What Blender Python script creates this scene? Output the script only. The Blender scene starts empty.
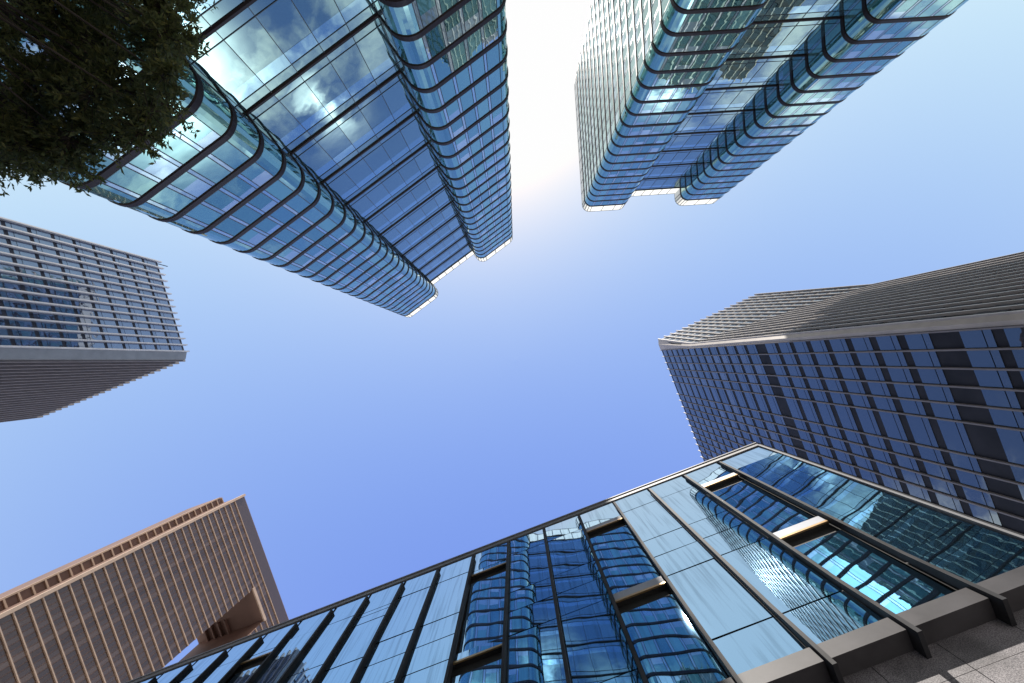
import bpy, math, random
from mathutils import Vector, Matrix, noise
R = random.Random(7)
C = bpy.context.scene.collection
scn = bpy.context.scene

# ------------------------------------------------------------------ camera, sky, sun, exposure
F = 455.0                                   # focal length in pixels (16 mm on full frame)
EYE = 1.6
cam = bpy.data.cameras.new('camera'); cam.sensor_width = 36.0; cam.lens = F / 1024 * 36
cam.clip_end = 5000; cam.clip_start = 0.05
camo = bpy.data.objects.new('camera', cam); C.objects.link(camo)
cam.shift_x = -4 / 1024; cam.shift_y = 18.5 / 1024         # the zenith falls at pixel (516, 360)
camo.location = (0, 0, EYE); camo.rotation_euler = (math.pi, 0, 0)
scn.camera = camo

SUN = Vector((-0.110, -0.715, 1.0)).normalized()
elev = math.asin(SUN.z); azim = math.atan2(SUN.x, SUN.y)
w = bpy.data.worlds.new('World'); scn.world = w; w.use_nodes = True
nt = w.node_tree; N = nt.nodes; L = nt.links
for n in list(N): N.remove(n)
wo = N.new('ShaderNodeOutputWorld'); bg = N.new('ShaderNodeBackground'); sky = N.new('ShaderNodeTexSky')
sky.sky_type = 'NISHITA'; sky.sun_disc = False; sky.sun_elevation = elev; sky.sun_rotation = azim
sky.altitude = 0; sky.air_density = 2.0; sky.dust_density = 0.35; sky.ozone_density = 9.0
bg.inputs['Strength'].default_value = 0.12
# clouds and added glare spots low in the sky beyond the glass hall (only seen mirrored in the towers)
tc = N.new('ShaderNodeTexCoord'); sep = N.new('ShaderNodeSeparateXYZ'); L.new(tc.outputs['Generated'], sep.inputs[0])
def wm(op, a, b=None, c=None, clamp=False):
    m = N.new('ShaderNodeMath'); m.operation = op; m.use_clamp = clamp
    for i, v in enumerate((a, b, c)):
        if v is None: continue
        if isinstance(v, (int, float)): m.inputs[i].default_value = v
        else: L.new(v, m.inputs[i])
    return m.outputs[0]
zz = wm('MAXIMUM', sep.outputs[2], 0.08)
px = wm('DIVIDE', sep.outputs[0], zz); py = wm('DIVIDE', sep.outputs[1], zz)
dn = wm('ADD', wm('MULTIPLY', px, 0.356), wm('MULTIPLY', py, 0.934))
mask = N.new('ShaderNodeMapRange'); mask.interpolation_type = 'SMOOTHSTEP'
L.new(dn, mask.inputs[0]); mask.inputs[1].default_value = 0.42; mask.inputs[2].default_value = 0.75
cv = N.new('ShaderNodeCombineXYZ'); L.new(px, cv.inputs[0]); L.new(py, cv.inputs[1])
cn = N.new('ShaderNodeTexNoise'); cn.inputs['Scale'].default_value = 3.2; cn.inputs['Detail'].default_value = 7
cn.inputs['Roughness'].default_value = 0.58; cn.inputs['Distortion'].default_value = 0.35
L.new(cv.outputs[0], cn.inputs['Vector'])
cr = N.new('ShaderNodeMapRange'); cr.interpolation_type = 'SMOOTHSTEP'
L.new(cn.outputs[0], cr.inputs[0]); cr.inputs[1].default_value = 0.46; cr.inputs[2].default_value = 0.66
dens = wm('MULTIPLY', mask.outputs[0], cr.outputs[0])
def glare_spot(cx, cy, r0, r1):
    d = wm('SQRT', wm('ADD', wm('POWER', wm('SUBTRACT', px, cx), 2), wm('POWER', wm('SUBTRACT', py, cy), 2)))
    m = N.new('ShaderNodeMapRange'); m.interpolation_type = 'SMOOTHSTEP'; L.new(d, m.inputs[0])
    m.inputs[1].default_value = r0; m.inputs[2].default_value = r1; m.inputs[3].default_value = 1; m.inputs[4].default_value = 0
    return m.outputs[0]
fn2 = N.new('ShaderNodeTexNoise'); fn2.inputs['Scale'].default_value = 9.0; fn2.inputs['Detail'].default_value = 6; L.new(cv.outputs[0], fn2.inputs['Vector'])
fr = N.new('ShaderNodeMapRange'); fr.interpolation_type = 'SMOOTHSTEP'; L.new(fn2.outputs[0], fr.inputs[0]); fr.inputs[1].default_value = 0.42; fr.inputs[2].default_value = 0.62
bright = wm('MAXIMUM', glare_spot(0.377, 0.92, 0.08, 0.30), wm('MULTIPLY', glare_spot(0.42, 0.56, 0.0, 0.15), fr.outputs[0]))  # two extra-bright spots added to the unseen sky so the towers mirror a glare
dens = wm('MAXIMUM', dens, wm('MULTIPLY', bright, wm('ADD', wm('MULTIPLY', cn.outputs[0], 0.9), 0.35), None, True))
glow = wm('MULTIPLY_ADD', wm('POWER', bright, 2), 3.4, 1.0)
mx = N.new('ShaderNodeMix'); mx.data_type = 'RGBA'
# hazy city air: paler and less steep than the clear model sky
ss = N.new('ShaderNodeSeparateColor'); L.new(sky.outputs[0], ss.inputs[0]); sc3 = N.new('ShaderNodeCombineColor')
for i, (gn, gm) in enumerate(((7.0, 1.8), (2.52, 1.6), (0.70, 0.26))):
    L.new(wm('MINIMUM', wm('MULTIPLY', wm('POWER', wm('MULTIPLY', ss.outputs[i], 0.12), gm), gn / 0.12), 0.655 / 0.12), sc3.inputs[i])
L.new(dens, mx.inputs['Factor']); L.new(sc3.outputs[0], mx.inputs['A']); ccol = N.new('ShaderNodeVectorMath'); ccol.operation = 'SCALE'; ccol.inputs[0].default_value = (9.5, 10, 10.5)
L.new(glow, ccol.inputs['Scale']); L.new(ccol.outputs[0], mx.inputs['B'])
tn = N.new('ShaderNodeMix'); tn.data_type = 'RGBA'; tn.blend_type = 'MULTIPLY'; tn.inputs['Factor'].default_value = 1
L.new(mx.outputs['Result'], tn.inputs['A']); tn.inputs['B'].default_value = (1, 1, 1, 1)
L.new(tn.outputs['Result'], bg.inputs['Color']); L.new(bg.outputs[0], wo.inputs[0])

sl = bpy.data.lights.new('sun', 'SUN'); sl.energy = 5.0; sl.angle = math.radians(0.5); sl.color = (1.0, 0.94, 0.86)
so = bpy.data.objects.new('sun', sl); C.objects.link(so)
so.rotation_euler = SUN.to_track_quat('Z', 'Y').to_euler()
scn.view_settings.view_transform = 'Standard'; scn.view_settings.look = 'None'
scn.view_settings.exposure = 0.6; scn.view_settings.gamma = 1; scn.view_settings.use_curve_mapping = False
scn.cycles.caustics_reflective = False; scn.cycles.caustics_refractive = False
scn.cycles.max_bounces = 7; scn.cycles.sample_clamp_indirect = 12; scn.cycles.use_denoising = True

def in_frame(p):
    if p[2] < EYE + 0.1: return None
    return 516 + F * p[0] / (p[2] - EYE), 360 + F * p[1] / (p[2] - EYE)

# ------------------------------------------------------------------ materials
def mat(name):
    m = bpy.data.materials.new(name); m.use_nodes = True
    for n in list(m.node_tree.nodes): m.node_tree.nodes.remove(n)
    return m, m.node_tree.nodes, m.node_tree.links
def solid(name, col, rough=0.5, metal=0.0, vary=0.12, scale=0.6, spec=0.5, bump=0.0, bscale=20.0):
    m, n, l = mat(name)
    o = n.new('ShaderNodeOutputMaterial'); b = n.new('ShaderNodeBsdfPrincipled'); t = n.new('ShaderNodeTexCoord')
    nz = n.new('ShaderNodeTexNoise'); nz.inputs['Scale'].default_value = scale; nz.inputs['Detail'].default_value = 6
    l.new(t.outputs['Object'], nz.inputs['Vector'])
    mp = n.new('ShaderNodeMapRange'); mp.inputs[3].default_value = 1 - vary; mp.inputs[4].default_value = 1 + vary
    mp.inputs[1].default_value = 0.3; mp.inputs[2].default_value = 0.7
    l.new(nz.outputs[0], mp.inputs[0])
    mul = n.new('ShaderNodeVectorMath'); mul.operation = 'SCALE'; mul.inputs[0].default_value = col[:3]
    l.new(mp.outputs[0], mul.inputs['Scale']); l.new(mul.outputs[0], b.inputs['Base Color'])
    b.inputs['Roughness'].default_value = rough; b.inputs['Metallic'].default_value = metal
    b.inputs['Specular IOR Level'].default_value = spec
    if bump:
        bn = n.new('ShaderNodeTexNoise'); bn.inputs['Scale'].default_value = bscale; l.new(t.outputs['Object'], bn.inputs['Vector'])
        bp = n.new('ShaderNodeBump'); bp.inputs['Strength'].default_value = bump; bp.inputs['Distance'].default_value = 0.02
        l.new(bn.outputs[0], bp.inputs['Height']); l.new(bp.outputs[0], b.inputs['Normal'])
    l.new(b.outputs[0], o.inputs[0]); return m
def glazing(name, dark, light, tint, f0, f1, wave=0.012, wscale=0.35, rough=0.012, pale=0.15, power=1.6, dirt=0.0):
    """coated facade glass: dark body varying pane by pane, mirror coat that rises to grazing, slight waves"""
    m, n, l = mat(name)
    o = n.new('ShaderNodeOutputMaterial'); mixs = n.new('ShaderNodeMixShader')
    df = n.new('ShaderNodeBsdfDiffuse'); gl = n.new('ShaderNodeBsdfGlossy'); gl.inputs['Roughness'].default_value = rough
    gl.inputs['Color'].default_value = (*tint, 1)
    t = n.new('ShaderNodeTexCoord'); g = n.new('ShaderNodeNewGeometry')
    lw2 = n.new('ShaderNodeLayerWeight'); p2 = n.new('ShaderNodeMath'); p2.operation = 'POWER'; p2.inputs[1].default_value = 3.0
    l.new(lw2.outputs['Facing'], p2.inputs[0]); gm = n.new('ShaderNodeMix'); gm.data_type = 'RGBA'; l.new(p2.outputs[0], gm.inputs['Factor'])
    gm.inputs['A'].default_value = (*tint, 1); gm.inputs['B'].default_value = (0.95, 0.97, 1.0, 1); l.new(gm.outputs['Result'], gl.inputs['Color'])
    wn = n.new('ShaderNodeTexWhiteNoise'); wn.noise_dimensions = '1D'; l.new(g.outputs['Random Per Island'], wn.inputs['W'])
    cr = n.new('ShaderNodeValToRGB'); e = cr.color_ramp.elements
    e[0].position = 0.0; e[0].color = (*dark, 1); e[1].position = 1.0; e[1].color = (*light, 1)
    a = e.new(1 - pale - 0.12); a.color = tuple(dark[i] * 0.7 + light[i] * 0.3 for i in range(3)) + (1,)
    l.new(wn.outputs['Value'], cr.inputs[0])
    l.new(cr.outputs[0], df.inputs['Color'])
    lw = n.new('ShaderNodeLayerWeight'); lw.inputs['Blend'].default_value = 0.5
    pw = n.new('ShaderNodeMath'); pw.operation = 'POWER'; pw.inputs[1].default_value = power
    l.new(lw.outputs['Facing'], pw.inputs[0])
    mr = n.new('ShaderNodeMapRange'); mr.inputs[3].default_value = f0; mr.inputs[4].default_value = f1
    l.new(pw.outputs[0], mr.inputs[0]); fac = mr.outputs[0]
    jit = n.new('ShaderNodeMapRange'); jit.inputs[3].default_value = 0.86; jit.inputs[4].default_value = 1.06
    l.new(g.outputs['Random Per Island'], jit.inputs[0])
    mm = n.new('ShaderNodeMath'); mm.operation = 'MULTIPLY'; mm.use_clamp = True
    l.new(fac, mm.inputs[0]); l.new(jit.outputs[0], mm.inputs[1]); fac = mm.outputs[0]
    if dirt:                                   # rain streaks running down the panes
        mp = n.new('ShaderNodeMapping'); mp.inputs['Scale'].default_value = (3.0, 3.0, 0.12)
        l.new(t.outputs['Object'], mp.inputs[0])
        dz = n.new('ShaderNodeTexNoise'); dz.inputs['Scale'].default_value = 2.0; dz.inputs['Detail'].default_value = 5
        l.new(mp.outputs[0], dz.inputs['Vector'])
        dr = n.new('ShaderNodeMapRange'); dr.inputs[1].default_value = 0.5; dr.inputs[2].default_value = 0.75
        dr.inputs[3].default_value = 1.0; dr.inputs[4].default_value = 1.0 - dirt; l.new(dz.outputs[0], dr.inputs[0])
        m2 = n.new('ShaderNodeMath'); m2.operation = 'MULTIPLY'; l.new(fac, m2.inputs[0]); l.new(dr.outputs[0], m2.inputs[1]); fac = m2.outputs[0]
    nz = n.new('ShaderNodeTexNoise'); nz.inputs['Scale'].default_value = wscale; nz.inputs['Detail'].default_value = 1.5
    va = n.new('ShaderNodeVectorMath'); va.operation = 'ADD'
    sc = n.new('ShaderNodeVectorMath'); sc.operation = 'SCALE'; sc.inputs['Scale'].default_value = 37.0
    cx = n.new('ShaderNodeCombineXYZ'); l.new(g.outputs['Random Per Island'], cx.inputs[0]); l.new(wn.outputs['Value'], cx.inputs[1])
    l.new(cx.outputs[0], sc.inputs[0]); l.new(sc.outputs[0], va.inputs[0]); l.new(t.outputs['Object'], va.inputs[1])
    l.new(va.outputs[0], nz.inputs['Vector'])
    bp = n.new('ShaderNodeBump'); bp.inputs['Strength'].default_value = 1.0; bp.inputs['Distance'].default_value = wave
    l.new(nz.outputs[0], bp.inputs['Height']); l.new(bp.outputs[0], gl.inputs['Normal'])
    l.new(fac, mixs.inputs[0]); l.new(df.outputs[0], mixs.inputs[1]); l.new(gl.outputs[0], mixs.inputs[2])
    l.new(mixs.outputs[0], o.inputs[0]); return m
def translucent(name, col, tr):
    m, n, l = mat(name)
    o = n.new('ShaderNodeOutputMaterial'); d = n.new('ShaderNodeBsdfDiffuse'); t = n.new('ShaderNodeBsdfTranslucent'); x = n.new('ShaderNodeMixShader')
    d.inputs[0].default_value = (*col, 1); t.inputs[0].default_value = (*col, 1); x.inputs[0].default_value = tr
    l.new(d.outputs[0], x.inputs[1]); l.new(t.outputs[0], x.inputs[2]); l.new(x.outputs[0], o.inputs[0]); return m
M = {}
M['bronze'] = solid('bronze_metal', (0.014, 0.008, 0.008), 0.5, 0.0, 0.25, 1.2, 0.25)
M['core'] = solid('dark_core', (0.012, 0.016, 0.02), 0.8)
M['mull_dark'] = solid('dark_mullion_metal', (0.02, 0.025, 0.03), 0.45)
M['mull_pale'] = solid('pale_mullion_metal', (0.30, 0.36, 0.40), 0.4)
M['bayglass'] = glazing('teal_bay_glass', (0.010, 0.075, 0.10), (0.16, 0.40, 0.43), (0.40, 0.70, 0.65), 0.34, 0.92, 0.010, 0.5, pale=0.30)
M['spandrel'] = glazing('pale_spandrel_glass', (0.16, 0.26, 0.30), (0.48, 0.56, 0.58), (0.65, 0.9, 1.0), 0.30, 0.9, 0.01, 0.5)
M['midglass'] = glazing('blue_recess_glass', (0.02, 0.05, 0.075), (0.06, 0.13, 0.17), (0.42, 0.62, 0.57), 0.42, 0.95, 0.010, 0.4)
M['midpale'] = glazing('pale_recess_glass', (0.05, 0.11, 0.13), (0.12, 0.21, 0.22), (0.48, 0.76, 0.82), 0.44, 0.95, 0.010, 0.4)
M['parapet'] = translucent('backlit_parapet_glass', (0.8, 0.8, 0.76), 0.7)
M['roofing'] = solid('roof_gravel', (0.25, 0.25, 0.25), 0.9)
M['hallglass'] = glazing('mirror_hall_glass', (0.008, 0.015, 0.022), (0.02, 0.04, 0.05), (0.33, 0.60, 0.88), 0.76, 0.93, 0.007, 0.38, pale=0.05, dirt=0.35)
M['finshade'] = solid('shaded_fin_metal', (0.15, 0.132, 0.136), 0.5)  # fin metal for the faces away from the sun, their shade put into the colour
M['stripgrey'] = solid('grey_strip_metal', (0.20, 0.215, 0.24), 0.5)
M['hallfin'] = solid('charcoal_fin_metal', (0.028, 0.028, 0.031), 0.55, 0.0, 0.3, 1.5, 0.10)
M['hallbeam'] = solid('umber_beam_metal', (0.052, 0.049, 0.053), 0.5, 0.0, 0.25, 1.2, 0.15)
M['hallcap'] = solid('grey_coping_metal', (0.17, 0.17, 0.18), 0.5, 0.0, 0.1, 2.0, 0.25)
M['brass'] = solid('bronze_sill_metal', (0.42, 0.27, 0.13), 0.3, 0.6)
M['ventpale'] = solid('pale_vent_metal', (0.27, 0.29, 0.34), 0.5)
M['black'] = solid('dark_void_lining', (0.012, 0.011, 0.011), 0.7)
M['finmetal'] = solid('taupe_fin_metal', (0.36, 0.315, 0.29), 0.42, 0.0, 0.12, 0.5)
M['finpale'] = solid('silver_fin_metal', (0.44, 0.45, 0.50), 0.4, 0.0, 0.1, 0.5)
M['spandark'] = solid('dark_spandrel_panel', (0.018, 0.018, 0.024), 0.6, 0, 0.3, 0.4, 0.15)
M['spanslate'] = solid('slate_spandrel_panel', (0.05, 0.053, 0.075), 0.6, 0, 0.3, 0.4, 0.2)
M['towerglass'] = glazing('navy_window_glass', (0.010, 0.015, 0.03), (0.09, 0.10, 0.13), (0.42, 0.50, 0.54), 0.16, 0.7, 0.012, 0.5)
M['sideglass'] = glazing('slate_window_glass', (0.06, 0.08, 0.14), (0.16, 0.19, 0.27), (0.6, 0.70, 0.90), 0.20, 0.85, 0.03, 0.5)
M['brownglass'] = glazing('brown_tower_glass', (0.060, 0.042, 0.034), (0.165, 0.115, 0.09), (0.70, 0.52, 0.42), 0.10, 0.45, 0.01, 0.5)
M['tanstone'] = solid('tan_ledge_stone', (0.42, 0.30, 0.22), 0.6, 0, 0.12, 0.3)
M['brownstone'] = solid('brown_soffit_stone', (0.15, 0.085, 0.065), 0.65, 0, 0.2, 0.15)

def granite():
    m, n, l = mat('speckled_granite')
    o = n.new('ShaderNodeOutputMaterial'); b = n.new('ShaderNodeBsdfPrincipled'); t = n.new('ShaderNodeTexCoord')
    a = n.new('ShaderNodeTexNoise'); a.inputs['Scale'].default_value = 38; a.inputs['Detail'].default_value = 4
    c = n.new('ShaderNodeTexNoise'); c.inputs['Scale'].default_value = 1.3; c.inputs['Detail'].default_value = 8
    l.new(t.outputs['Object'], a.inputs['Vector']); l.new(t.outputs['Object'], c.inputs['Vector'])
    r = n.new('ShaderNodeValToRGB'); r.color_ramp.elements[0].position = 0.38; r.color_ramp.elements[0].color = (0.065, 0.06, 0.068, 1)
    r.color_ramp.elements[1].position = 0.62; r.color_ramp.elements[1].color = (0.22, 0.205, 0.215, 1)
    l.new(a.outputs[0], r.inputs[0])
    mr = n.new('ShaderNodeMapRange'); mr.inputs[3].default_value = 0.6; mr.inputs[4].default_value = 1.35; mr.inputs[1].default_value = .3; mr.inputs[2].default_value = .7
    l.new(c.outputs[0], mr.inputs[0])
    s = n.new('ShaderNodeVectorMath'); s.operation = 'SCALE'; l.new(r.outputs[0], s.inputs[0]); l.new(mr.outputs[0], s.inputs['Scale'])
    l.new(s.outputs[0], b.inputs['Base Color']); b.inputs['Roughness'].default_value = 0.55
    l.new(b.outputs[0], o.inputs[0]); return m
M['granite'] = granite()

def leafmat():
    m, n, l = mat('leaf_green')
    o = n.new('ShaderNodeOutputMaterial'); d = n.new('ShaderNodeBsdfPrincipled'); t = n.new('ShaderNodeBsdfTranslucent'); x = n.new('ShaderNodeMixShader')
    g = n.new('ShaderNodeNewGeometry'); r = n.new('ShaderNodeValToRGB')
    r.color_ramp.elements[0].color = (0.13, 0.155, 0.055, 1); r.color_ramp.elements[1].color = (0.28, 0.26, 0.08, 1)
    a = r.color_ramp.elements.new(0.8); a.color = (0.19, 0.20, 0.075, 1)
    l.new(g.outputs['Random Per Island'], r.inputs[0]); l.new(r.outputs[0], d.inputs['Base Color']); l.new(r.outputs[0], t.inputs[0])
    d.inputs['Roughness'].default_value = 0.4; x.inputs[0].default_value = 0.68
    l.new(d.outputs[0], x.inputs[1]); l.new(t.outputs[0], x.inputs[2]); l.new(x.outputs[0], o.inputs[0]); return m
M['leaf'] = leafmat()
M['bark'] = solid('tree_bark', (0.07, 0.055, 0.042), 0.9, 0, 0.3, 6, 0.2, 0.6, 12)
def paving():
    m, n, l = mat('plaza_paving')
    o = n.new('ShaderNodeOutputMaterial'); b = n.new('ShaderNodeBsdfPrincipled'); t = n.new('ShaderNodeTexCoord')
    br = n.new('ShaderNodeTexBrick'); br.inputs['Scale'].default_value = 1.0; br.inputs['Mortar Size'].default_value = 0.006
    br.inputs['Color1'].default_value = (0.45, 0.44, 0.42, 1); br.inputs['Color2'].default_value = (0.39, 0.38, 0.365, 1); br.inputs['Mortar'].default_value = (0.1, 0.1, 0.1, 1)
    br.inputs['Brick Width'].default_value = 1.2; br.inputs['Row Height'].default_value = 0.6
    l.new(t.outputs['Object'], br.inputs['Vector']); l.new(br.outputs[0], b.inputs['Base Color']); b.inputs['Roughness'].default_value = 0.7
    l.new(b.outputs[0], o.inputs[0]); return m
M['paving'] = paving()

# ------------------------------------------------------------------ mesh helpers
class MB:
    def __init__(s): s.v = []; s.f = []; s.mi = []
    def quad(s, a, b, c, d, mi=0):
        k = len(s.v); s.v += [tuple(a), tuple(b), tuple(c), tuple(d)]; s.f.append((k, k + 1, k + 2, k + 3)); s.mi.append(mi)
    def box(s, x0, x1, y0, y1, z0, z1, mi=0):
        s.hexa([(x0, y0, z0), (x1, y0, z0), (x1, y1, z0), (x0, y1, z0)], [(x0, y0, z1), (x1, y0, z1), (x1, y1, z1), (x0, y1, z1)], mi)
    def hexa(s, lo, hi, mi=0):
        k = len(s.v); n = len(lo); s.v += [tuple(p) for p in lo] + [tuple(p) for p in hi]
        s.f.append(tuple(k + n - 1 - i for i in range(n))); s.f.append(tuple(k + n + i for i in range(n)))
        for i in range(n): j = (i + 1) % n; s.f.append((k + i, k + j, k + n + j, k + n + i))
        s.mi += [mi] * (n + 2)
    def sweep(s, rings, mi=0, caps=True):
        k = len(s.v); n = len(rings[0])
        for r in rings: s.v += [tuple(p) for p in r]
        for a in range(len(rings) - 1):
            for i in range(n):
                j = (i + 1) % n; s.f.append((k + a * n + i, k + a * n + j, k + (a + 1) * n + j, k + (a + 1) * n + i)); s.mi.append(mi)
        if caps:
            s.f.append(tuple(k + i for i in reversed(range(n)))); b = k + (len(rings) - 1) * n; s.f.append(tuple(b + i for i in range(n))); s.mi += [mi, mi]
    def build(s, name, mats, parent=None, kind=None, smooth=False):
        me = bpy.data.meshes.new(name); me.from_pydata(s.v, [], s.f)
        if not isinstance(mats, (list, tuple)): mats = [mats]
        for m in mats: me.materials.append(m)
        me.polygons.foreach_set('material_index', s.mi)
        if smooth: me.polygons.foreach_set('use_smooth', [True] * len(s.f))
        me.update(); o = bpy.data.objects.new(name, me); C.objects.link(o)
        if parent: o.parent = parent
        if kind: o['kind'] = kind
        return o
def thing(name, label, cat, loc=(0, 0, 0), rz=0.0, group=None):
    o = bpy.data.objects.new(name, None); C.objects.link(o); o.location = loc; o.rotation_euler = (0, 0, rz)
    o.empty_display_size = 2; o['label'] = label; o['category'] = cat
    if group: o['group'] = group
    return o
def copy_tree(o, parent=None):
    c = o.copy(); C.objects.link(c); c.parent = parent
    for ch in o.children: copy_tree(ch, c)
    return c

# ------------------------------------------------------------------ ground
g = MB(); g.quad((-1500, -1500, 0), (1500, -1500, 0), (1500, 1500, 0), (-1500, 1500, 0))
g.build('ground', M['paving'], kind='structure')

# ------------------------------------------------------------------ twin glass towers with rounded bays
def fillet(pts, radii, seg=8):
    out = [Vector(pts[0])]
    for i in range(1, len(pts) - 1):
        a, b, c = Vector(pts[i - 1]), Vector(pts[i]), Vector(pts[i + 1]); r = radii[i]
        d1 = (a - b).normalized(); d2 = (c - b).normalized()
        p1 = b + d1 * r; p2 = b + d2 * r; cen = b + (d1 + d2) * r
        for k in range(seg + 1):
            t = k / seg * math.pi / 2
            out.append(cen - d2 * r * math.cos(t) - d1 * r * math.sin(t))
    out.append(Vector(pts[-1])); return out
def resample(path, step):
    """keep the fine arc points, split the long straights into panes"""
    out = [path[0]]
    for a, b in zip(path, path[1:]):
        d = (b - a).length; k = max(1, round(d / step))
        for i in range(1, k + 1): out.append(a.lerp(b, i / k))
    return out
def modules(path):
    """panes along the ring: wide pane + narrow pale strip on the straights (1, 2), small facets round the corners (0)"""
    pts, kd = [path[0]], []
    for a, b in zip(path, path[1:]):
        d = (b - a).length
        if d < 1.2: pts.append(b); kd.append(0); continue
        k = max(1, round(d / 2.3)); f = 0.82
        for i in range(k):
            pts.append(a.lerp(b, (i + f) / k)); kd.append(1); pts.append(a.lerp(b, (i + 1) / k)); kd.append(2)
    return pts, kd
def normals(path):
    res = []
    for i, p in enumerate(path):
        a = path[max(0, i - 1)]; b = path[min(len(path) - 1, i + 1)]; t = (b - a).normalized(); res.append(Vector((t.y, -t.x)))
    return res
def band(mb, path, z0, z1, proj, back=0.1):
    nn = normals(path); h = z1 - z0; r = min(0.12, h * 0.3)
    prof = [(-back, z0), (proj - r, z0), (proj, z0 + r), (proj, z1 - r), (proj - r, z1), (-back, z1)]
    mb.sweep([[(p.x + n.x * o, p.y + n.y * o, z) for o, z in prof] for p, n in zip(path, nn)])
def tilt_pane(mb, a, b, n, z0, z1, amp, mi=0, off=0.0):
    t1, t2 = R.gauss(0, amp), R.gauss(0, amp); w2 = (b - a).length / 2; h2 = (z1 - z0) / 2
    def P(p, s, z, q): k = off + t1 * s * w2 + t2 * q * h2; return (p.x + n.x * k, p.y + n.y * k, z)
    mb.quad(P(a, -1, z0, -1), P(a, -1, z1, 1), P(b, 1, z1, 1), P(b, 1, z0, -1), mi)

HB = 130.0
S = HB / F
FL = HB * 0.0599 / 2; PAR = HB * 0.965 + EYE; TOP = HB + EYE
BAYW = 42.4 * S; MIDW = 50.5 * S; BD = 12.6 * S; DEP = 134 * S; RAD = 2.0
U0, U1, U2, U3 = -MIDW / 2 - BAYW, -MIDW / 2, MIDW / 2, MIDW / 2 + BAYW
outline = [(U1, 0), (U1, BD), (U0, BD), (U0, BD - DEP), (U3, BD - DEP), (U3, BD), (U2, BD), (U2, 0)]
ring = fillet(outline, [0, RAD, RAD, RAD, RAD, RAD, RAD, 0], 8)
def glass_tower(label):
    root = thing('glass_tower', label, 'skyscraper')
    panes, kinds = modules(ring)
    # solid dark core just inside the glass
    inner = [p - n * 0.14 for p, n in zip(ring, normals(ring))]
    core = [(p.x, p.y) for p in inner]; core[0] = (U1 - 0.14, -0.14); core[-1] = (U2 + 0.14, -0.14)
    mb = MB(); mb.hexa([(x, y, 0.0) for x, y in core], [(x, y, PAR - 0.25) for x, y in core]); mb.build('core_wall', M['core'], root)
    nfl = int((PAR - 5) / FL)
    ringf = resample(ring, 3.0)
    for k in range(nfl + 1):
        zb = PAR - k * FL
        mb = MB(); band(mb, ringf, zb - 0.37, zb + 0.37, 0.10); mb.build('floor_band', M['bronze'], root)
        if k == nfl: break
        z0, z1 = zb - FL + 0.37, zb - 0.37
        mb = MB(); mu = MB(); nn = normals(panes)
        for i in range(len(panes) - 1):
            a, b = panes[i], panes[i + 1]; t = (b - a).normalized(); n = Vector((t.y, -t.x))
            amp = (0.0012, 0.004, 0.002)[kinds[i]]
            if kinds[i] == 1 and R.random() < 0.4:      # a blind or a lit ceiling behind the upper part of the pane
                zm = z1 - R.uniform(0.18, 0.6) * (z1 - z0); tilt_pane(mb, a, b, n, z0, zm, amp, 0); tilt_pane(mb, a, b, n, zm, z1, amp, 1)
            else: tilt_pane(mb, a, b, n, z0, z1, amp, 1 if kinds[i] == 2 else 0)
            if kinds[i] or (kinds[i - 1] and i):
                q = [a - t * 0.035 - n * 0.05, a + t * 0.035 - n * 0.05, a + t * 0.035 + n * 0.03, a - t * 0.035 + n * 0.03]
                mu.hexa([(p.x, p.y, z0) for p in q], [(p.x, p.y, z1) for p in q])
        mu.sweep([[(p.x + n.x * o, p.y + n.y * o, z) for o, z in ((-0.06, z0 - 0.02), (0.035, z0 - 0.02), (0.035, z0 + 0.05), (-0.06, z0 + 0.05))] for p, n in zip(ringf, normals(ringf))])
        wnd = mb.build('window_ribbon', [M['bayglass'], M['spandrel']], root)
        mu.build('mullion_frame', M['mull_dark'], wnd)
    # recessed middle face: one dark band every second floor
    cols = 5; xs = [U1 + 0.03 + (MIDW - 0.06) * i / cols for i in range(cols + 1)]
    k = 0
    while PAR - 2 * k * FL > 6:
        zb = PAR - 2 * k * FL
        mb = MB(); band(mb, [Vector((U2 - 0.02, 0)), Vector((U1 + 0.02, 0))], zb - 0.24, zb + 0.24, 0.16); mb.build('recess_band', M['bronze'], root)
        z0 = max(zb - 2 * FL + 0.23, 0.3); z1 = zb - 0.23
        zs = [z0, z0 + 0.9, z0 + 4.95, z0 + 6.3, z1]
        mb = MB(); mu = MB()
        for i in range(cols):
            for j in range(4):
                tilt_pane(mb, Vector((xs[i + 1], 0)), Vector((xs[i], 0)), Vector((0, 1)), zs[j], zs[j + 1], 0.0035, 1 if j == 2 else 0)
        for i in range(1, cols): mu.box(xs[i] - 0.03, xs[i] + 0.03, -0.05, 0.05, z0, z1)
        for j in (1, 3): mu.box(U1 + 0.03, U2 - 0.03, -0.05, 0.04, zs[j] - 0.03, zs[j] + 0.03)
        wnd = mb.build('recess_window', [M['midglass'], M['midpale']], root); mu.build('mullion_frame', M['mull_dark'], wnd)
        k += 1
    # parapet of backlit glass, open to the sky behind
    full = ring + [Vector((U2 - 0.3, 0)), Vector((U1 + 0.3, 0))]
    mb = MB(); nn = normals(ring); par = resample(ring, 1.5)
    z0, z1 = PAR + 0.24, TOP - 0.12
    for a, b in zip(par, par[1:]): mb.quad((*a, z0), (*a, z1), (*b, z1), (*b, z0))
    mb.quad((U2, 0, z0), (U2, 0, z1), (U1, 0, z1), (U1, 0, z0))
    pp = mb.build('parapet', M['parapet'], root)
    mb = MB(); band(mb, ringf, TOP - 0.12, TOP, 0.06, 0.1); band(mb, [Vector((U2, 0)), Vector((U1, 0))], TOP - 0.12, TOP, 0.06, 0.1)
    mb.build('coping', M['bronze'], pp)
    mb = MB()
    nn = normals(par)
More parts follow.
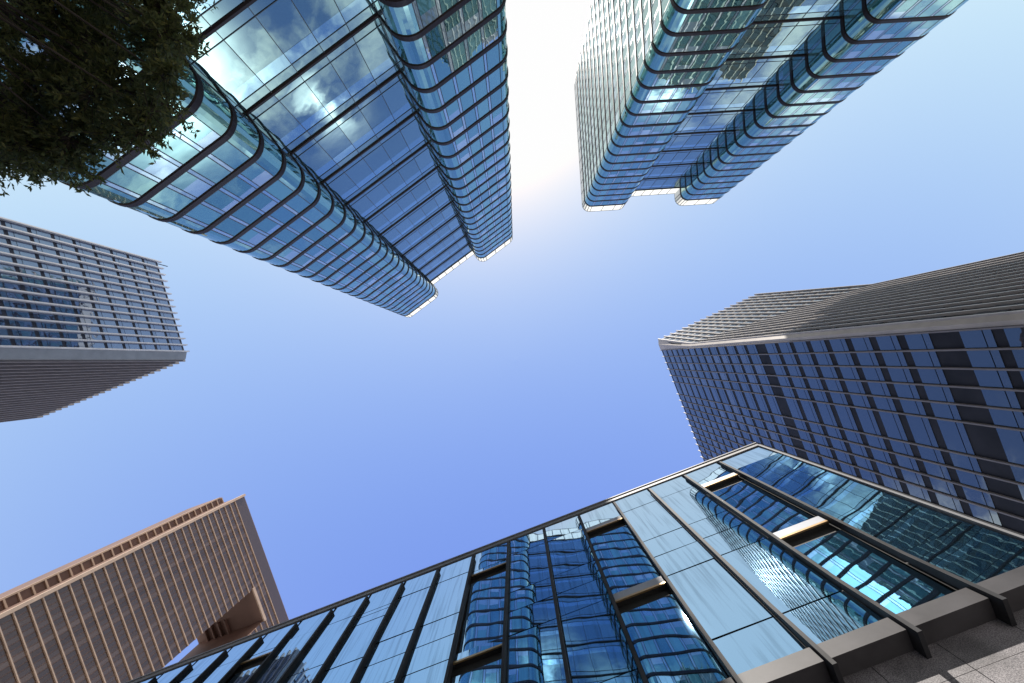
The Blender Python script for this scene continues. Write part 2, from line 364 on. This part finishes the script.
    for i in range(0, len(par), 2):
        p, n = par[i], nn[i]; t = Vector((-n.y, n.x))
        q = [p - t * 0.07 - n * 0.1, p + t * 0.07 - n * 0.1, p + t * 0.07 + n * 0.06, p - t * 0.07 + n * 0.06]
        mb.hexa([(v.x, v.y, z0) for v in q], [(v.x, v.y, z1) for v in q])
    for i in range(1, 6): x = U1 + MIDW * i / 6; mb.box(x - 0.07, x + 0.07, -0.1, 0.06, z0, z1)
    mb.build('post_frame', M['mull_dark'], pp)
    mb = MB(); mb.hexa([(x, y, PAR - 0.24) for x, y in core], [(x, y, PAR - 0.05) for x, y in core]); mb.build('roof', M['roofing'], root)
    return root
tb = glass_tower('blue glass tower with rounded bays and dark floor bands standing behind the leafy tree')
tc_ = copy_tree(tb)
tc_['label'] = 'blue glass tower with rounded bays whose left flank shows fine pale stripes against the sky'
tb['group'] = tc_['group'] = 'twin glass towers with rounded bays'
def place(root, e, n, u, dist):
    """root at plan position u along e and dist behind the eye along -n"""
    root.location = (e[0] * u - n[0] * dist, e[1] * u - n[1] * dist, 0); root.rotation_euler = (0, 0, math.atan2(e[1], e[0]))
place(tb, (0.8, -0.6), (0.6, 0.8), 4.4 * S, 110 * S)
place(tc_, (0.998, -0.064), (0.064, 0.998), 143.6 * S, 156 * S)

# ------------------------------------------------------------------ finned office towers
def fin_tower(name, label, Ht, faces, corners, base_poly, top_poly, zfold, finmat, winmat, floor, mech, chamfer, group=None):
    """faces: (fin stations as functions of height, outward normal); every station is a plan point at a given height"""
    root = thing(name, label, 'skyscraper', (corners[0], corners[1], 0), 0, group)
    ox, oy = corners
    wins = []
    mb = MB()
    # solid core: polygon sections from the ground up
    secs = [(0.0, base_poly)] + [(z, p) for z, p in zfold] + [(Ht, top_poly)]
    for (za, pa), (zb, pb) in zip(secs, secs[1:]):
        mb.hexa([(x - ox, y - oy, za) for x, y in pa], [(x - ox, y - oy, zb) for x, y in pb])
    return root, wins, mb

def build_windows(root, wins, m, name):
    """the hundred windows that look largest are parts of their own; the others are one mesh"""
    def area(wd):
        pts = [in_frame(p) for p in wd['c']]
        if any(p is None for p in pts): return 0
        cx = sum(p[0] for p in pts) / 4; cy = sum(p[1] for p in pts) / 4
        if not (-5 < cx < 1030 and -5 < cy < 690): return 0
        if G_hides(cx, cy): return 0
        return 0.5 * abs((pts[2][0] - pts[0][0]) * (pts[3][1] - pts[1][1]) - (pts[3][0] - pts[1][0]) * (pts[2][1] - pts[0][1]))
    wins.sort(key=area, reverse=True)
    loc = Vector(root.location)
    def emit(mb, wd):
        for qd in wd['q']:
            k = len(mb.v); mb.v += [tuple(Vector(p) - loc) for p in qd[0] + qd[1]]
            f = [(4, 5, 6, 7)] + [(i, (i + 1) % 4, 4 + (i + 1) % 4, 4 + i) for i in range(4)]
            for a in f: mb.f.append(tuple(k + i for i in a)); mb.mi.append(0)
    for wd in wins[:100]:
        mb = MB(); emit(mb, wd); mb.build(name, m, root)
    mb = MB()
    for wd in wins[100:]: emit(mb, wd)
    if mb.v: mb.build('upper_windows', m, root, kind='stuff')
def G_hides(x, y):
    rx, ry = x - 516, y - 360; return 0.356 * rx + 0.934 * ry > 164 and 0.934 * rx - 0.356 * ry < 193 * (0.356 * rx + 0.934 * ry) / 164
def bay_windows(wins, A, B, nrm, z0, z1, gap, split=0.27):
    """A, B: plan points (functions of z) of the two fins; a window of two lights between them"""
    n = Vector((*nrm, 0))
    def P(t, z, o):
        a = Vector((*A(z), z)); b = Vector((*B(z), z)); return a.lerp(b, t) + n * o
    w = (Vector(A(z0)) - Vector(B(z0))).length; g = gap / w
    j = R.gauss(0, 0.003) * 1.2; j2 = R.gauss(0, 0.003) * 1.2
    q = []; zsp = z0 + (z1 - z0) * split
    for za, zb in ((z0, zsp - 0.05), (zsp + 0.05, z1)):
        lo = [P(g, za, 0.0), P(1 - g, za, 0.0), P(1 - g, zb, 0.0), P(g, zb, 0.0)]
        hi = [P(g, za, 0.06 + j), P(1 - g, za, 0.06 - j), P(1 - g, zb, 0.06 - j + j2), P(g, zb, 0.06 + j + j2)]
        q.append((lo, hi))
    wins.append({'q': q, 'c': [P(0, z0, 0), P(1, z0, 0), P(1, z1, 0), P(0, z1, 0)]})
def fin(mb, P, zs, along, nrm, depth, th, org):
    """a blade through plan points P(z) at heights zs"""
    a = Vector((*along, 0)) * (th / 2); n = Vector((*nrm, 0)); o = Vector((org[0], org[1], 0)); rings = []
    for z in zs:
        p = Vector((*P(z), z)) - o
        rings.append([p - a, p + a, p + a + n * depth, p - a + n * depth])
    mb.sweep(rings)

# ---- tower on the right: orthogonal to the glass hall, upper face folds outward towards the roof
HE = 129.0; SE = HE / F
E1 = (0.934, -0.357); E2 = (0.357, 0.934)
def EP(e, y): return (E1[0] * e * SE + E2[0] * y * SE, E1[1] * e * SE + E2[1] * y * SE)
ZE = HE + EYE
te = thing('finned_tower', 'dark brown office tower with vertical fins, folded sunlit upper face and dark storey bands', 'skyscraper', (*EP(200, 90), 0), 0)
eo = (te.location.x, te.location.y)
EL, EM, EY0 = 141.2, 248.0, 39.8
def top_y(t): return 32.4 + (25.0 - 32.4) * t
def fold_z(t): return (0.833 + (0.69 - 0.833) * t) * HE + EYE
def upper_pt(t):
    def P(z):
        zf = fold_z(t); k = max(0.0, (z - zf) / (ZE - zf)); return EP(EL + (EM - EL) * t, EY0 + (top_y(t) - EY0) * k)
    return P
def lower_pt(y):
    return lambda z: EP(139.4, y)
mb = MB()
YB = 41.5 + 150
b4 = [EP(EL, EY0), EP(EM, EY0), EP(EM, YB), EP(139.4, YB), EP(139.4, 41.5)]
def L3(p, z): return (p[0] - eo[0], p[1] - eo[1], z)
fz0, fz1 = fold_z(0), fold_z(1)
lo = [L3(p, 0) for p in b4]; hi = [L3(b4[0], fz0), L3(b4[1], fz1), L3(b4[2], fz1), L3(b4[3], fz0), L3(b4[4], fz0)]
mb.hexa(lo, hi)
t5 = [EP(EL - 0.4, 32.4), EP(EM - 0.4, 25.0), EP(EM, YB), EP(139.4, YB), EP(139.4, 41.5)]
mb.hexa(hi, [L3(p, ZE) for p in t5])
mb.build('facade_wall', M['spandark'], te)
wins = []
flo = 0.030 * HE; nE = 16
z = ZE - 1.2 - 2.8; drop = [0.604 * HE + EYE, 0.36 * HE + EYE]
kfl = 0
ybays = [41.5 + 1.2]
st = 6.75
for i in range(24): ybays.append(ybays[-1] + (st * 1.95 if i == 5 else st))
nU = (-E2[0], -E2[1]); nL = (-E1[0], -E1[1])
while z > 3:
    z1 = z + flo * 0.73
    for i in range(nE):
        t0, t1 = i / nE, (i + 1) / nE
        A, B = upper_pt(t0), upper_pt(t1)
        bay_windows(wins, A, B, nU, z, z1, 0.14)
    for a, b in zip(ybays, ybays[1:]):
            if b < YB: bay_windows(wins, lower_pt(b), lower_pt(a), nL, z, z1, 0.14)
    z -= flo
    if drop and z + flo * 0.73 < drop[0] + 1.1: z -= 2.1; drop.pop(0)
build_windows(te, wins, M['towerglass'], 'window')
for i in range(nE + 1):
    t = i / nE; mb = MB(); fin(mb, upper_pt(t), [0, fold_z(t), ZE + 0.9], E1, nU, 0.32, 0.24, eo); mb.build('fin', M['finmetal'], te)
for y in ybays:
    if y < YB:
        mb = MB(); fin(mb, lower_pt(y), [0, ZE + 0.9], E2, nL, 0.24, 0.16, eo); mb.build('fin', M['finshade'], te)
mb = MB()
# broad metal strip up the corner
c0, c1 = (139.0, 42.3), (140.2, 38.3)
lo = [L3(EP(*c0), 0), L3(EP(139.9, 42.3), 0), L3(EP(141.6, 40.2), 0), L3(EP(141.3, 38.9), 0), L3(EP(139.2, 40.8), 0)]
hi0 = [(x, y, fz0) for x, y, _ in lo]
hi1 = [L3(EP(*c0), ZE + 0.3), L3(EP(139.9, 42.3), ZE + 0.3), L3(EP(141.6, 33.0), ZE + 0.3), L3(EP(140.6, 31.6), ZE + 0.3), L3(EP(139.0, 36.5), ZE + 0.3)]
mb.hexa(lo, hi0); mb.hexa(hi0, hi1); mb.build('corner_strip', M['finmetal'], te)

# ---- tower on the left
HD = 107.0; SD = HD / F; ZD = HD + EYE
P0 = Vector((-331, -7.4)) * SD; P1 = Vector((-359, -98)) * SD; P2 = Vector((-477.5, 55.5)) * SD; Q0 = Vector((-331.8, -1.6)) * SD
td = thing('finned_tower', 'grey office tower with silver vertical fins and a thin rod on its roof corner', 'skyscraper', ((P1.x + P2.x) / 2, (P1.y + P2.y) / 2, 0))
do = (td.location.x, td.location.y)
back = P1 + (P2 - Q0)
mb = MB(); poly = [P0, P1, back, P2, Q0]
poly = poly[::-1]
mb.hexa([(p.x - do[0], p.y - do[1], 0) for p in poly], [(p.x - do[0], p.y - do[1], ZD) for p in poly]); mb.build('facade_wall', M['spanslate'], td)
def face_fins(A, B, nb, depth, th, m, root, org, Z, wall_n, cap=0.8):
    d = (B - A).normalized()
    pts = []
    for i in range(nb + 1):
        p = A.lerp(B, i / nb); pts.append(p)
        mb = MB(); fin(mb, (lambda z, p=p: (p.x, p.y)), [0, Z + cap], (d.x, d.y), wall_n, depth, th, org); mb.build('fin', m, root)
    return pts
dU = (P1 - P0).normalized(); nDU = (-dU.y, dU.x); nDU = nDU if Vector(nDU).dot(-P0) > 0 else (dU.y, -dU.x)
dL = (P2 - Q0).normalized(); nDL = (-dL.y, dL.x); nDL = nDL if Vector(nDL).dot(-Q0) > 0 else (dL.y, -dL.x)
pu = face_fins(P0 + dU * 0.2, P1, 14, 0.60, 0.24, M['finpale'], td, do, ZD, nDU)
pl = face_fins(Q0 + dL * 0.6, P2, 23, 0.55, 0.30, M['finshade'], td, do, ZD, nDL)
wins = []; z = ZD - 0.8 - 3.2
while z > 3:
    for a, b in zip(pu, pu[1:]): bay_windows(wins, lambda z_, a=a: (a.x, a.y), lambda z_, b=b: (b.x, b.y), nDU, z, z + 3.3, 0.15, 0.26)
    for a, b in zip(pl, pl[1:]): bay_windows(wins, lambda z_, b=b: (b.x, b.y), lambda z_, a=a: (a.x, a.y), nDL, z, z + 3.3, 0.15, 0.26)
    z -= 4.0
build_windows(td, wins, M['sideglass'], 'window')
mb = MB(); k = Vector(nDU) * 0.2; m_ = Vector(nDL) * 0.2
q = [P0 + dU * 0.15, Q0 + dL * 0.45, Q0 + dL * 0.45 + m_, Q0 + m_ * 1.1 + k * 0.2, P0 + k * 1.1, P0 + dU * 0.15 + k]
ctr = sum(q, Vector((0, 0))) / 6; q.sort(key=lambda p: math.atan2(p.y - ctr.y, p.x - ctr.x))
mb.hexa([(p.x - do[0], p.y - do[1], 0) for p in q], [(p.x - do[0], p.y - do[1], ZD + 0.3) for p in q]); mb.build('corner_strip', M['stripgrey'], td)
mb = MB(); x, y = P1.x - do[0] - 0.3, P1.y - do[1] + 0.3; mb.box(x - 0.08, x + 0.08, y - 0.08, y + 0.08, ZD, ZD + 3.6); mb.build('lightning_rod', M['mull_dark'], td)

# ---- brown slab tower with a sky opening
HF = 200.0; SF = HF / F; ZF = HF + EYE
fn = Vector((0.94, -0.34)).normalized(); fv = Vector((0.34, 0.94)).normalized()
tf = thing('slab_tower', 'brown slab tower with thin tan floor lines and a tall opening through it', 'skyscraper', tuple(fn * (-301.6 * SF) + fv * (34.4 * SF)) + (0,), math.atan2(fv.y, fv.x))
# local axes: x along the face away from the corner, y = inward (away from the eye)
def loc_in(p): return p
inw = -1 if Matrix.Rotation(math.atan2(fv.y, fv.x), 2) @ Vector((0, 1)) @ fn > 0 else 1
WF, DF = 78.0, 28.0; OX0, OX1 = 36.3, 49.5; OZ = 0.925 * HF + EYE; OZ0 = 60.0
def yb(a, b): return (min(a * inw, b * inw), max(a * inw, b * inw))
pitch = 0.017 * HF
mb = MB(); y0, y1 = yb(0.12, DF)
mb.box(0.1, OX0, y0, y1, 0, ZF); mb.box(OX1, WF, y0, y1, 0, ZF); mb.box(OX0, OX1, y0, y1, OZ, ZF); mb.box(OX0, OX1, y0, y1, 0, OZ0)
mb.build('wall', M['brownstone'], tf)
rows = []; z = ZF - 0.036 * HF
while z > 3: rows.append(z); z -= pitch
for r, zt in enumerate(rows):
    segs = [(0, OX0), (OX1, WF)] if OZ0 < zt < OZ + 1.0 else [(0, WF)]
    for a, b in segs:
        mb = MB(); ya, yb_ = yb(-0.30, 0.10); mb.box(a, b, ya, yb_, zt - 0.15, zt + 0.15); mb.build('floor_ledge', M['tanstone'], tf)
# glazing: one ribbon per storey, divided by fine mullions
for r in range(len(rows)):
    zt = rows[r] - 0.15; zb = (rows[r] - pitch + 0.15)
    if zb < 3: break
    segs = [(0.6, OX0), (OX1, WF)] if OZ0 - pitch < zb < OZ - 2 else [(0.6, WF)]
    for a, b in segs:
        mb = MB(); n_ = max(1, round((b - a) / 1.3))
        for i in range(n_):
            xa = a + (b - a) * i / n_ + 0.12; xb = a + (b - a) * (i + 1) / n_ - 0.12; k = R.gauss(0, 0.004); y = 0.06 * inw
            mb.quad((xa, y + k, zb), (xb, y - k, zb), (xb, y - k, zt), (xa, y + k, zt))
        mb.build('window_ribbon', M['brownglass'], tf)
mb = MB(); ya, yb_ = yb(0.05, 0.11); mb.box(0.8, WF, ya, yb_, rows[0] + 0.4, ZF - 0.4); mb.build('crown_panel', M['brownglass'], tf)
mb = MB(); ya, yb_ = yb(-0.5, 0.9); mb.box(-0.35, 0.55, ya, yb_, 0, ZF + 0.2); mb.build('corner_pier', M['tanstone'], tf)
mb = MB(); ya, yb_ = yb(-0.45, 0.1); mb.box(OX0 - 0.5, OX1 + 0.5, ya, yb_, OZ - 0.1, OZ + 1.3); mb.build('lintel', M['tanstone'], tf)
mb = MB()
for i in range(4):
    ya, yb_ = yb(14 + i * 3.0, 14.5 + i * 3.0); mb.box(OX0 + 7.5, OX1 - 0.05, ya, yb_, OZ - 1.3, OZ - 0.05)
mb.build('soffit_beam', M['brownstone'], tf)
# side bay: projects from the flank, a little lower than the roof
mb = MB(); ya, yb_ = yb(9.6, 24); mb.box(-2.4, 0.1, ya, yb_, 0, ZF - 1.5); ya, yb_ = yb(10.31, 24.1); mb.box(-2.75, -2.41, ya, yb_, 0, ZF - 1.5)
sb = mb.build('side_bay', M['brownstone'], tf)
mb = MB(); ya, yb_ = yb(9.3, 10.3); mb.box(-2.75, -2.3, ya, yb_, 0, ZF - 1.2); mb.build('pier', M['tanstone'], sb)
for zt in rows:
    pass
mb = MB(); ya, yb_ = yb(9.28, 9.6); mb.box(-2.34, -2.28, ya, yb_, 2, ZF - 2)
for zt in rows + [rows[0] + pitch, rows[0] + 2 * pitch]:
    ya, yb_ = yb(9.25, 10.25); mb.box(-2.35, 0.05, ya, yb_, zt - 0.25, zt + 0.25)
mb.build('ledge_bands', M['tanstone'], sb)

# ------------------------------------------------------------------ low glass hall in front
GE = (0.934, -0.356); GY = (0.356, 0.934)
gr = thing('glass_hall', 'low mirror glass hall with charcoal fins above a granite wall', 'building', (0, 0, 0), math.atan2(GE[1], GE[0]))
D0 = 10.0; PITCH = 2.21; E0 = 6.82
kr, kl = 2, -21
XR = 11.7; XL = E0 + kl * PITCH
fx = [E0 + k * PITCH for k in range(kl, kr)]
ROOF = 27.75 + EYE; BASE = 12.05 + EYE; BEAM0, BEAM1 = 11.41 + EYE, 12.0 + EYE
mb = MB(); mb.box(XL - 1, XR - 0.05, D0 + 0.40, 40, 0, ROOF - 0.25); mb.build('wall', M['black'], gr)
mb = MB()
for i in range(31):
    x1 = min(12.45 - i * 1.72, XR + 0.1); x0 = 12.45 - (i + 1) * 1.72 + 0.02
    zz_ = 0.0
    for zt in (1.3, 3.1, 4.9, 6.7, 8.5, 10.3, 12.0, BEAM0 + 0.1):
        if zt - 0.015 > zz_: mb.box(max(x0, XL - 1), x1, D0 + 0.365 + R.uniform(-0.002, 0.002), D0 + 0.46, zz_ + 0.015, zt)
        zz_ = zt
gw = mb.build('granite_wall', M['granite'], gr)
for k, x in enumerate(fx):
    mb = MB()
    # fin blade with its deeper foot under the beam
    prof = [(D0 - 0.34, 11.06 + EYE), (D0 + 0.36, 11.06 + EYE), (D0 + 0.36, BEAM0), (D0 + 0.03, BEAM1), (D0 + 0.03, 26.6 + EYE), (D0 - 0.21, 26.6 + EYE), (D0 - 0.21, 14.0 + EYE)]
    mb.sweep([[(x - 0.06, y, z) for y, z in prof], [(x + 0.06, y, z) for y, z in prof]])
    mb.build('fin', M['hallfin'], gr)
xb = [XL] + fx[1:] + [XR]
for a, b in zip(xb, xb[1:]):
    mb = MB(); a2 = a + (0.075 if a > XL else 0); b2 = b - (0.075 if b < XR else -0.1)
    mb.hexa([(a2, D0 - 0.2, BEAM0), (b2, D0 - 0.2, BEAM0), (b2, D0 + 0.36, BEAM0), (a2, D0 + 0.36, BEAM0)],
            [(a2, D0 - 0.17, BEAM1), (b2, D0 - 0.17, BEAM1), (b2, D0 + 0.36, BEAM1 + 0.04), (a2, D0 + 0.36, BEAM1 + 0.04)])
    mb.build('sill_beam', M['hallbeam'], gr)
# panes bay by bay; every third bay has two hoppers standing open under a bronze sill
rows_n = [12.05, 13.72, 17.8, 19.47, 21.12, 25.15, 27.25]
pane_list = []
for bi, k in enumerate(range(kl, kr)):
    a, b = E0 + k * PITCH + 0.085, (E0 + (k + 1) * PITCH - 0.085 if k < kr - 1 else XR - 0.02)
    vent = (k % 3 == 0)
    opened = vent and k != -9
    if k == kr - 1: cuts = [12.05, 14.4, 25.15, 27.25]
    elif vent: cuts = [12.05, 16.75, 17.45, 17.95, 20.4, 23.75, 24.5, 24.9, 27.25]
    else: cuts = rows_n
    for z0, z1 in zip(cuts, cuts[1:]):
        gap = opened and (abs(z0 - 16.75) < 0.01 or abs(z0 - 23.75) < 0.01)
        if gap:
            mb = MB(); mb.box(a, b, D0 + 0.28, D0 + 0.34, z0 + EYE, z1 + EYE); mb.build('vent_void', M['black'], gr)
            mb = MB(); mb.box(a - 0.01, b + 0.01, D0 - 0.03, D0 + 0.035, z1 + EYE - 0.09, z1 + EYE + 0.02)
            mb.build('vent_sill', M['brass'], gr)
            mb = MB(); mb.box(a, b, D0 + 0.04, D0 + 0.275, z1 + EYE - 0.08, z1 + EYE - 0.01); mb.build('vent_head', M['black'], gr)
        else:
            rec = 0.0; tl = 0.0
            if opened and (abs(z0 - 12.05) < .01 or abs(z0 - 17.95) < .01 or abs(z0 - 20.4) < .01): rec = 0.12; tl = -0.012
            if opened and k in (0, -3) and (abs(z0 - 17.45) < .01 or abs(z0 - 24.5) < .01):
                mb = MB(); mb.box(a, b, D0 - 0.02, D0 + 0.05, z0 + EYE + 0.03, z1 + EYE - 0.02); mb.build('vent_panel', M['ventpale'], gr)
            else: pane_list.append((a, b, z0 + EYE, z1 + EYE, rec, tl))
def pane_mesh(mb, p):
    a, b, z0, z1, rec, tl = p
    z0 += 0.03; z1 -= 0.03; w2 = (b - a) / 2; h2 = (z1 - z0) / 2
    t1 = R.gauss(0, 0.0035); t2 = R.gauss(0, 0.0035) + tl
    y = D0 + 0.0 + rec
    def Y(s, q): return y + t1 * s * w2 + t2 * q * h2
    fr = [(a, Y(-1, -1), z0), (b, Y(1, -1), z0), (b, Y(1, 1), z1), (a, Y(-1, 1), z1)]
    bk = [(p_[0], p_[1] + 0.03, p_[2]) for p_ in fr]
    mb.hexa(bk[::-1], fr[::-1]) if False else mb.sweep([bk, fr])
def pane_area(p):
    a, b, z0, z1 = p[:4]
    c = gr.matrix_basis @ Vector(((a + b) / 2, D0, (z0 + z1) / 2)); q = in_frame(c)
    if q is None or not (-30 < q[0] < 1054 and -30 < q[1] < 713): return 0
    return (b - a) * (z1 - z0) / c.z ** 2
pane_list.sort(key=pane_area, reverse=True)
for p in pane_list[:100]:
    mb = MB(); pane_mesh(mb, p); mb.build('glass_panel', M['hallglass'], gr)
mb = MB()
for p in pane_list[100:]: pane_mesh(mb, p)
if mb.v: mb.build('far_glass_panels', M['hallglass'], gr, kind='stuff')
mb = MB(); mb.box(XL - 1, XR + 0.02, D0 + 0.22, D0 + 0.39, BASE - 0.04, 27.25 + EYE); mb.build('backing_wall', M['black'], gr)
mb = MB(); mb.box(XL - 1, XR + 0.12, D0 - 0.06, D0 + 0.5, 27.28 + EYE, ROOF - 0.12); mb.box(XL - 1, XR + 0.16, D0 - 0.12, D0 + 0.6, ROOF - 0.115, ROOF)
mb.build('coping', M['hallcap'], gr)
mb = MB(); mb.box(XR + 0.03, XR + 0.13, D0 - 0.07, D0 + 0.4, BEAM0, 27.27 + EYE); mb.build('corner_trim', M['hallcap'], gr)
mb = MB(); mb.box(XR + 0.135, XR + 0.3, D0 + 0.02, 40, 0, ROOF - 0.2); mb.build('end_wall', M['hallfin'], gr)

# ------------------------------------------------------------------ leafy tree
def tube(mb, pts, rad, n=8):
    rings = []
    for i, p in enumerate(pts):
        p = Vector(p); d = (Vector(pts[min(i + 1, len(pts) - 1)]) - Vector(pts[max(i - 1, 0)])).normalized()
        u = d.orthogonal().normalized(); v = d.cross(u)
        rings.append([p + (u * math.cos(2 * math.pi * k / n) + v * math.sin(2 * math.pi * k / n)) * rad[i] for k in range(n)])
    mb.sweep(rings)
TR = random.Random(11)
tx, ty = -9.2, -6.2
tree = thing('leafy_tree', 'dense dark green leafy tree hanging over the view beside the blue glass tower', 'tree', (tx, ty, 0))
mb = MB(); tube(mb, [(0, 0, -0.1), (0.1, 0.05, 1.2), (0.25, 0.1, 2.6), (0.6, 0.35, 4.2), (0.9, 0.5, 5.8), (1.1, 0.6, 7.6)], [0.27, 0.22, 0.19, 0.16, 0.11, 0.04], 12)
trunk = mb.build('trunk', M['bark'], tree, smooth=True)
crown_c = Vector((1.75, 1.3, 7.2))
limbs = MB(); twigs = MB(); leaves = MB(); clumps = []
def px_to_local(x, y, h):
    return Vector(((x - 516) / F * h - tx, (y - 360) / F * h - ty, h + EYE))
# clump centres: where the photo shows foliage, at their own heights
edge = [(-60, -60), (40, -60), (100, -50), (150, -40), (165, -25), (-60, 0), (0, 0), (50, 0), (100, 0), (150, 0), (168, 0), (-60, 50), (0, 45), (50, 40), (100, 45), (145, 40), (170, 48),
        (-50, 95), (0, 95), (45, 90), (90, 90), (130, 85), (160, 92), (-50, 130), (0, 130), (40, 130), (80, 128), (115, 125), (140, 122), (10, 148), (50, 155), (85, 148), (-20, 142),
        (165, 70), (160, 22), (150, 108), (30, 110), (70, 65), (110, 20), (20, 20), (60, 158), (20, 150), (-10, 146), (75, 25), (95, 45), (80, 60), (110, 60), (40, 85), (60, 100)]
for x, y in edge:
    for rep in range(2):
        h = TR.uniform(5.1, 6.7); clumps.append((px_to_local(x + TR.uniform(-14, 14), y + TR.uniform(-14, 14), h), TR.uniform(0.26, 0.40) * h / 6))
for _ in range(8):                                   # the rest of the crown, up and away from the view
    a = TR.uniform(0, 2 * math.pi); r = 2.6 * TR.random() ** 0.5; h = TR.uniform(5.0, 9.5)
    c = Vector((math.cos(a) * r - 0.2, math.sin(a) * r - 0.5, h)); clumps.append((c, TR.uniform(0.4, 0.6)))
for c, r in clumps:
    base = Vector((0.25 + 0.12 * (c.z - 2.6), 0.1 + 0.07 * (c.z - 2.6), min(7.0, max(2.8, c.z - 1.6 - 0.15 * (c.xy).length))))
    mid = base.lerp(c, 0.5) + Vector((TR.uniform(-.2, .2), TR.uniform(-.2, .2), -0.1))
    if TR.random() < 0.55: tube(limbs, [base, mid, c], [0.045, 0.025, 0.008], 5)
def leaf(c, d, up, ln, wd):
    s = d.cross(up).normalized() * wd / 2; nrm = s.cross(d).normalized()
    p0 = c; p1 = c + d * ln * 0.45 + nrm * ln * 0.06; p2 = c + d * ln
    k = len(leaves.v); leaves.v += [tuple(p0), tuple(p1 + s - nrm * .01), tuple(p2), tuple(p1 - s - nrm * .01), tuple(p1)]
    leaves.f += [(k, k + 1, k + 4), (k + 1, k + 2, k + 4), (k + 2, k + 3, k + 4), (k + 3, k, k + 4)]; leaves.mi += [0] * 4
def rdir():
    while True:
        v = Vector((TR.uniform(-1, 1), TR.uniform(-1, 1), TR.uniform(-1, 1)))
        if 0.05 < v.length < 1: return v.normalized()
for c, r in clumps:
    for s in range(36):
        d = rdir(); tip = c + d * r * TR.uniform(0.55, 1.25); b = c + d * r * 0.1
        tube(twigs, [b, tip], [0.006, 0.002], 3)
        for q in range(12):
            p = b.lerp(tip, TR.uniform(0.25, 1.02)); ld = (d * 0.6 + rdir()).normalized(); ld.z -= 0.25; ld.normalize()
            leaf(p, ld, rdir(), TR.uniform(0.06, 0.105), TR.uniform(0.026, 0.040))
cr_ = leaves.build('crown', M['leaf'], tree)
limbs.build('limbs', M['bark'], trunk); twigs.build('twigs', M['bark'], cr_)
